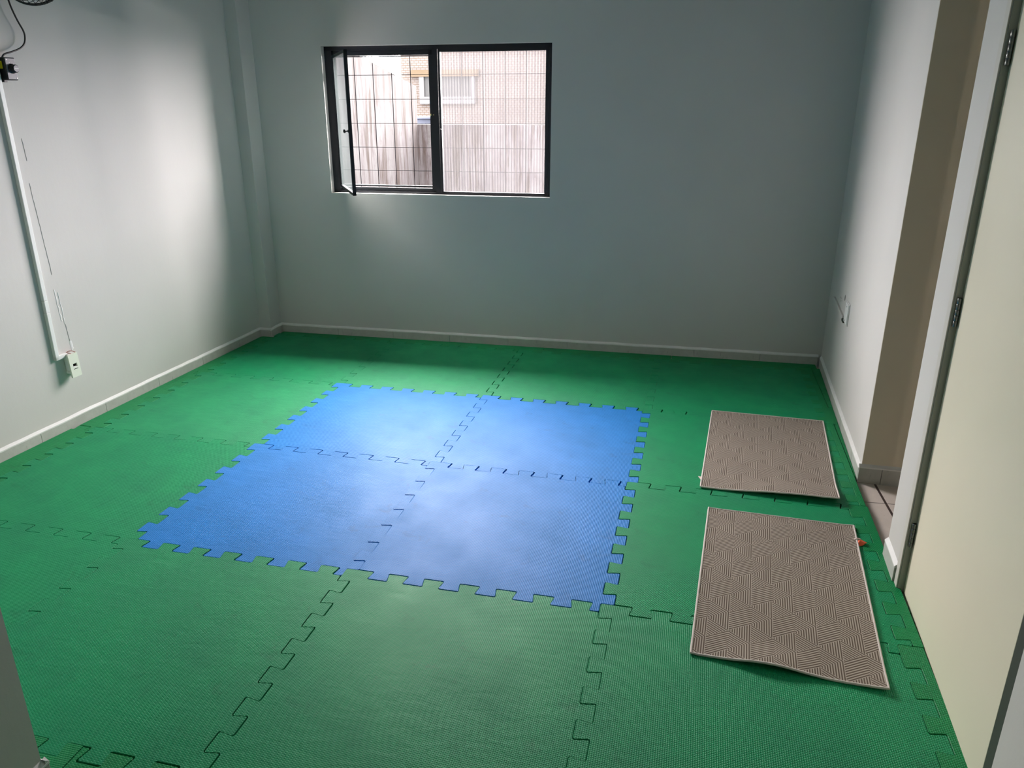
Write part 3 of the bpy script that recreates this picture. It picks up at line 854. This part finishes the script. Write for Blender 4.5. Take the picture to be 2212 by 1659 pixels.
mb.build('warning_sticker', M['yellow'], fc, origin=fc.location)

def smooth_path(pts, n=6):
    out = []; P = [Vector(p) for p in pts]
    for i in range(len(P)-1):
        p0 = P[max(i-1, 0)]; p1 = P[i]; p2 = P[i+1]; p3 = P[min(i+2, len(P)-1)]
        for k in range(n):
            t = k/n
            out.append(.5*((2*p1)+(p2-p0)*t+(2*p0-5*p1+4*p2-p3)*t*t+(3*p1-p0-3*p2+p3)*t**3))
    out.append(P[-1]); return out
cab = [(-2.10, .09, 2.33), (-2.112, .105, 2.27), (-2.112, .114, 2.229), (-2.111, .125, 2.182), (-2.111, .147, 2.129), (-2.11, .169, 2.087), (-2.11, .172, 2.058), (-2.11, .158, 2.025),
       (-2.111, .125, 2.002), (-2.113, .074, 1.984), (-2.116, .031, 1.971), (-2.118, .016, 1.955), (-2.119, .015, 1.945)]
mb = MB(); mb.tube(smooth_path(cab), .0042, 10)
tag(mb.build('power_cord', M['blackpl'], origin=cab[-1]), 'black cord curving up the left wall from the control box to the fan', 'cord')

# wall fan (only the bottom of its guard is in frame)
FCN = Vector((-1.845, -.002, 2.316)); FN = Vector((.80, -.35, -.45)).normalized()
FU = FN.cross(Vector((0, 0, 1))).normalized(); FV = FN.cross(FU); FRr = .148; FK = FRr/.225
fan = empty('wall_fan', FL(lu(.06), 0, 2.42)); tag(fan, 'black wall fan whose wire guard just shows at the top left', 'fan')
def ringpts(r, h, n=48): return [FCN+FN*h+FU*r*math.cos(2*PI*k/n)+FV*r*math.sin(2*PI*k/n) for k in range(n)]
mb = MB(); mb.tube(ringpts(FRr, 0), .0036, 8, closed=True); mb.tube(ringpts(FRr, .012), .003, 8, closed=True)
for s, dep in ((1, .075), (-1, .06)):
    for rr_, hh in ((.16*FK, .75), (.10*FK, .95)): mb.tube(ringpts(rr_, s*dep*hh), .0016, 6, closed=True)
    for k in range(36):
        a = 2*PI*k/36; pts = []
        for i in range(8):
            f = i/7; r = FRr*(1-f)+.04*f; tw = a+.55*f*s
            h = s*dep*math.sqrt(max(0, 1-((r/FRr)**4)))
            pts.append(FCN+FN*h+FU*r*math.cos(tw)+FV*r*math.sin(tw))
        mb.tube(pts, .0014, 5)
gd = mb.build('guard', M['blackpl'], fan, origin=fan.location)
mb = MB(); mb.lathe([(.02, -.01), (.045, -.004), (.048, .004), (.02, .010)], FCN+FN*.076, FN, 24)
mb.build('badge', M['greypl'], gd, origin=Vector(gd.location)+Vector(fan.location))
mb = MB()
for k in range(3):
    a0 = 2*PI*k/3; vs = []; fs = []
    for i in range(7):
        r = .03+(.165*FK-.01)*i/6
        for j in range(6):
            w = (j/5-.5)*(.55+.75*math.sin(PI*min(1, i/6+.15))); t = a0+w
            vs.append(FCN+FN*(.018*(j/5-.5)*2)+FU*r*math.cos(t)+FV*r*math.sin(t))
    n = len(vs)
    vs += [v+FN*.002 for v in vs]
    for i in range(6):
        for j in range(5):
            q = i*6+j; fs += [(q, q+1, q+7, q+6), (n+q, n+q+6, n+q+7, n+q+1)]
    mb.add(vs, fs, 0, True)
    mb.lathe([(.03, -.02), (.03, .02)], FCN, FN, 20)
mb.build('blades', M['greypl'], fan, origin=fan.location)
mb = MB(); mb.lathe([(.02, -.19), (.055, -.18), (.06, -.08), (.05, -.045)], FCN, FN, 24)
mb.build('motor', M['blackpl'], fan, origin=fan.location)
mb = MB(); p1 = FCN-FN*.12; w0 = FL(lu(.06), .02, 2.36)
mb.tube(smooth_path([w0, w0+Vector((.06, 0, -.02)), p1+Vector((-.02, 0, -.06)), p1+Vector((0, 0, -.02))]), .016, 12)
mb.box(FL, lu(.02), lu(.10), 0, .022, 2.30, 2.44, 0, .006)
mb.build('wall_bracket', M['blackpl'], fan, origin=fan.location)

# ------------------------------------------------------------------ right wall fittings
r2 = empty('cable_raceway', FR(ru(1.66), 0, .54)); tag(r2, 'thin white raceway on the right wall leading to the low cover plate', 'cable raceway')
mb = MB(); vs = []
p0 = (1.90, .556); p1 = (1.47, .536); w = .012
def FSl(u, n, z): # slightly sloping run
    return FR(u, n, z+(u-ru(1.90))/(ru(1.47)-ru(1.90))*-.018)
mb.box(FSl, ru(1.45), ru(1.90), 0, .012, .548, .566, 0, .002)
mb.build('run', M['wall'], r2, origin=r2.location)
mb = MB(); mb.box(FR, ru(1.385), ru(1.45), 0, .014, .520, .535, 0, .002); mb.box(FR, ru(1.40), ru(1.43), .0135, .016, .524, .531)
mb.build('end_fitting', M['blackpl'], r2, origin=r2.location)
pl = empty('cover_plate', FR(ru(1.33), 0, .59)); tag(pl, 'white rectangular cover plate low on the right wall near the passage', 'cover plate')
mb = MB(); mb.box(FR, ru(1.295), ru(1.40), 0, .010, .530, .648, 0, .004)
mb.build('plate', M['whitepl'], pl, origin=pl.location)
mb = MB(); mb.box(FR, ru(1.288), ru(1.407), 0, .004, .524, .655, 0, .002)
mb.build('backing_rim', M['wall'], pl, origin=pl.location)
for z in (.548, .63):
    mb = MB(); mb.lathe([(.004, 0), (.004, .0012)], FR(ru(1.348), .010, z), FR(0, 1, 0)-FR(0, 0, 0), 10)
    mb.build('screw', M['steel'], pl, origin=pl.location)
# old hole and smudge in the plaster
mb = MB(); c0 = (ru(1.515), .645); n = 20
vs = [FR(c0[0]+.012*math.cos(2*PI*k/n), .0006, c0[1]+.019*math.sin(2*PI*k/n)) for k in range(n)]
vs += [FR(c0[0]+.010*math.cos(2*PI*k/n), .0012, c0[1]+.017*math.sin(2*PI*k/n)) for k in range(n)]
mb.add(vs, [(k, (k+1) % n, n+(k+1) % n, n+k) for k in range(n)]+[tuple(range(n, 2*n))], 0)
struct(mb.build('plug_hole', M['jamb'], wr))
mb = MB(); rr = R3(5)
for k in range(7):
    u = ru(1.66)+rr.uniform(-.04, .04); z = .60+rr.uniform(-.012, .016); w_ = rr.uniform(.004, .012)
    mb.box(FR, u-w_, u+w_, .0003, .0008, z-.002, z+.003)
struct(mb.build('smudge', M['crackd'], wr))

# ------------------------------------------------------------------ outside the window
def poly_wall(name, pts_yz, x0, x1, mat):
    mb = MB(); n = len(pts_yz)
    vs = [(x1, y, z) for y, z in pts_yz]+[(x0, y, z) for y, z in pts_yz]
    mb.add(vs, [tuple(range(n)), tuple(reversed(range(n, 2*n)))]+[(i, n+i, n+(i+1) % n, (i+1) % n) for i in range(n)])
    return mb.build(name, M[mat])
sw = poly_wall('boundary_wall', [(2.3, -.6), (6.76, -.6), (6.76, 2.00), (4.4, 2.347), (4.4, 1.5), (2.3, 1.5)], -2.62, -2.4, 'stained')  # near unseen length stepped low to let daylight onto the right wall
tag(sw, 'rain streaked boundary wall with sloping top outside the open window light', 'wall', kind='structure')
mb = MB(); mb.box(FX, -2.62, 4.0, 6.765, 6.95, -.6, 1.53)
lw = mb.build('low_yard_wall', M['stained_brightened']); tag(lw, 'lower stained yard wall below the brick house outside the window', 'wall', kind='structure')
bl = empty('brick_house', (-.5, 9.6, -.6)); tag(bl, 'pale brick house with a window beyond the yard wall outside', 'building')
mb = MB(); bx0, bx1, by0 = -3.62, -1.15, 9.5
mb.box(FX, bx0, bx1, by0, by0+.3, -.6, 4.2)
mb.build('facade', M['brick'], bl, origin=bl.location)
mb = MB(); mb.box(FX, -3.45, -2.3, by0-.05, by0, 2.215, 2.32); mb.build('lintel', M['ext_lintel'], bl, origin=bl.location)
mb = MB(); mb.box(FX, -3.30, -2.36, by0-.04, by0, 1.80, 1.91); mb.box(FX, -3.30, -3.22, by0-.04, by0, 1.91, 2.215); mb.box(FX, -2.42, -2.36, by0-.04, by0, 1.91, 2.215)
wf = mb.build('house_window', M['ext_white'], bl, origin=bl.location)
mb = MB(); mb.box(FX, -3.22, -2.42, by0-.02, by0, 1.91, 2.215); mb.build('pane', M['ext_glass'], wf, origin=Vector(wf.location)+Vector(bl.location))
tk = MB(); tk.box(FX, -2.80, -2.38, 7.3, 7.7, 1.2, 1.59, 0, .03); tk.box(FX, -2.84, -2.34, 7.26, 7.74, 1.59, 1.62, 0, .01)
tag(tk.build('water_tank', M['ext_blue'], origin=(-2.6, 7.5, 1.2)), 'blue tank showing just above the yard wall outside', 'tank')
mb = MB(); mb.box(FX, -2.72, -2.46, 7.36, 7.64, -.6, 1.2)
tag(mb.build('tank_stand', M['ext_ground'], origin=(-2.6, 7.5, .2)), 'plinth under the blue tank, behind the yard wall outside', 'plinth')
mb = MB(); mb.box(FX, -9, 9, 2.27, 14, -.75, -.6)
struct(mb.build('ground_outside', M['ext_ground']))
OV = .80
mb = MB(); mb.box(FX, -3.0, 3.5, 2.27, 2.27+OV, 2.90, 3.02)
struct(mb.build('roof_overhang', M['ext_slab']))
mb = MB(); mb.box(FX, -6, 6, 2.0, 2.27, 3.02, 9.0)
struct(mb.build('wall_upper_light_block', M['ext_slab']))  # unseen block above, added to cut skylight on the walls outside
mb = MB(); mb.box(FX, 2.5, 2.8, 2.27, 4.75, -.6, 7)
struct(mb.build('wall_side_light_block', M['ext_slab']))  # unseen slab, added to keep low side daylight off the left wall corner

# ------------------------------------------------------------------ light: overcast daylight through the window
W = bpy.data.worlds.new('sky'); S.world = W; W.use_nodes = True
nt = W.node_tree; nt.nodes.clear()
bg = nt.nodes.new('ShaderNodeBackground'); wo = nt.nodes.new('ShaderNodeOutputWorld')
bg.inputs[0].default_value = (1.0, .955, .93, 1); bg.inputs[1].default_value = 102.0
nt.links.new(bg.outputs[0], wo.inputs[0])
pd = bpy.data.lights.new('window_portal', 'AREA'); pd.shape = 'RECTANGLE'; pd.size = WX1-WX0; pd.size_y = WZ1-WZ0
po = bpy.data.objects.new('window_portal', pd); COL.objects.link(po)
pc = FB(bu((WX0+WX1)/2), -.165, (WZ0+WZ1)/2); po.location = pc
po.rotation_euler = Matrix(((1, 0, 0), (0, 0, 1), (0, -1, 0))).to_euler()
po.rotation_euler = (-PI/2, 0, 0)
pd.cycles.is_portal = True

# ------------------------------------------------------------------ camera
cam = bpy.data.cameras.new('camera'); co_ = bpy.data.objects.new('camera', cam); COL.objects.link(co_)
f = 1659.637
cam.sensor_width = 36; cam.sensor_fit = 'HORIZONTAL'; cam.lens = f/2212*36; cam.clip_start = .05
Rr = Matrix(((0.97498016, 0.22229186, -4.7e-06), (0.07492395, -0.32863917, -0.94147899), (-0.20928466, 0.917923, -0.33707166)))
m = Matrix.Identity(4)
for r in range(3):
    m[r][0] = Rr[0][r]; m[r][1] = -Rr[1][r]; m[r][2] = -Rr[2][r]
m[0][3], m[1][3], m[2][3] = 1.18586669, -3.36953217, 1.72072348
co_.matrix_world = m
S.camera = co_
S.view_settings.view_transform = 'Standard'; S.view_settings.look = 'None'; S.view_settings.exposure = 0.0; S.view_settings.gamma = 1.0
S.view_settings.use_curve_mapping = False
S.cycles.max_bounces = 14; S.cycles.diffuse_bounces = 8; S.cycles.transparent_max_bounces = 12
S.cycles.use_denoising = True
S.cycles.sample_clamp_indirect = 8.0
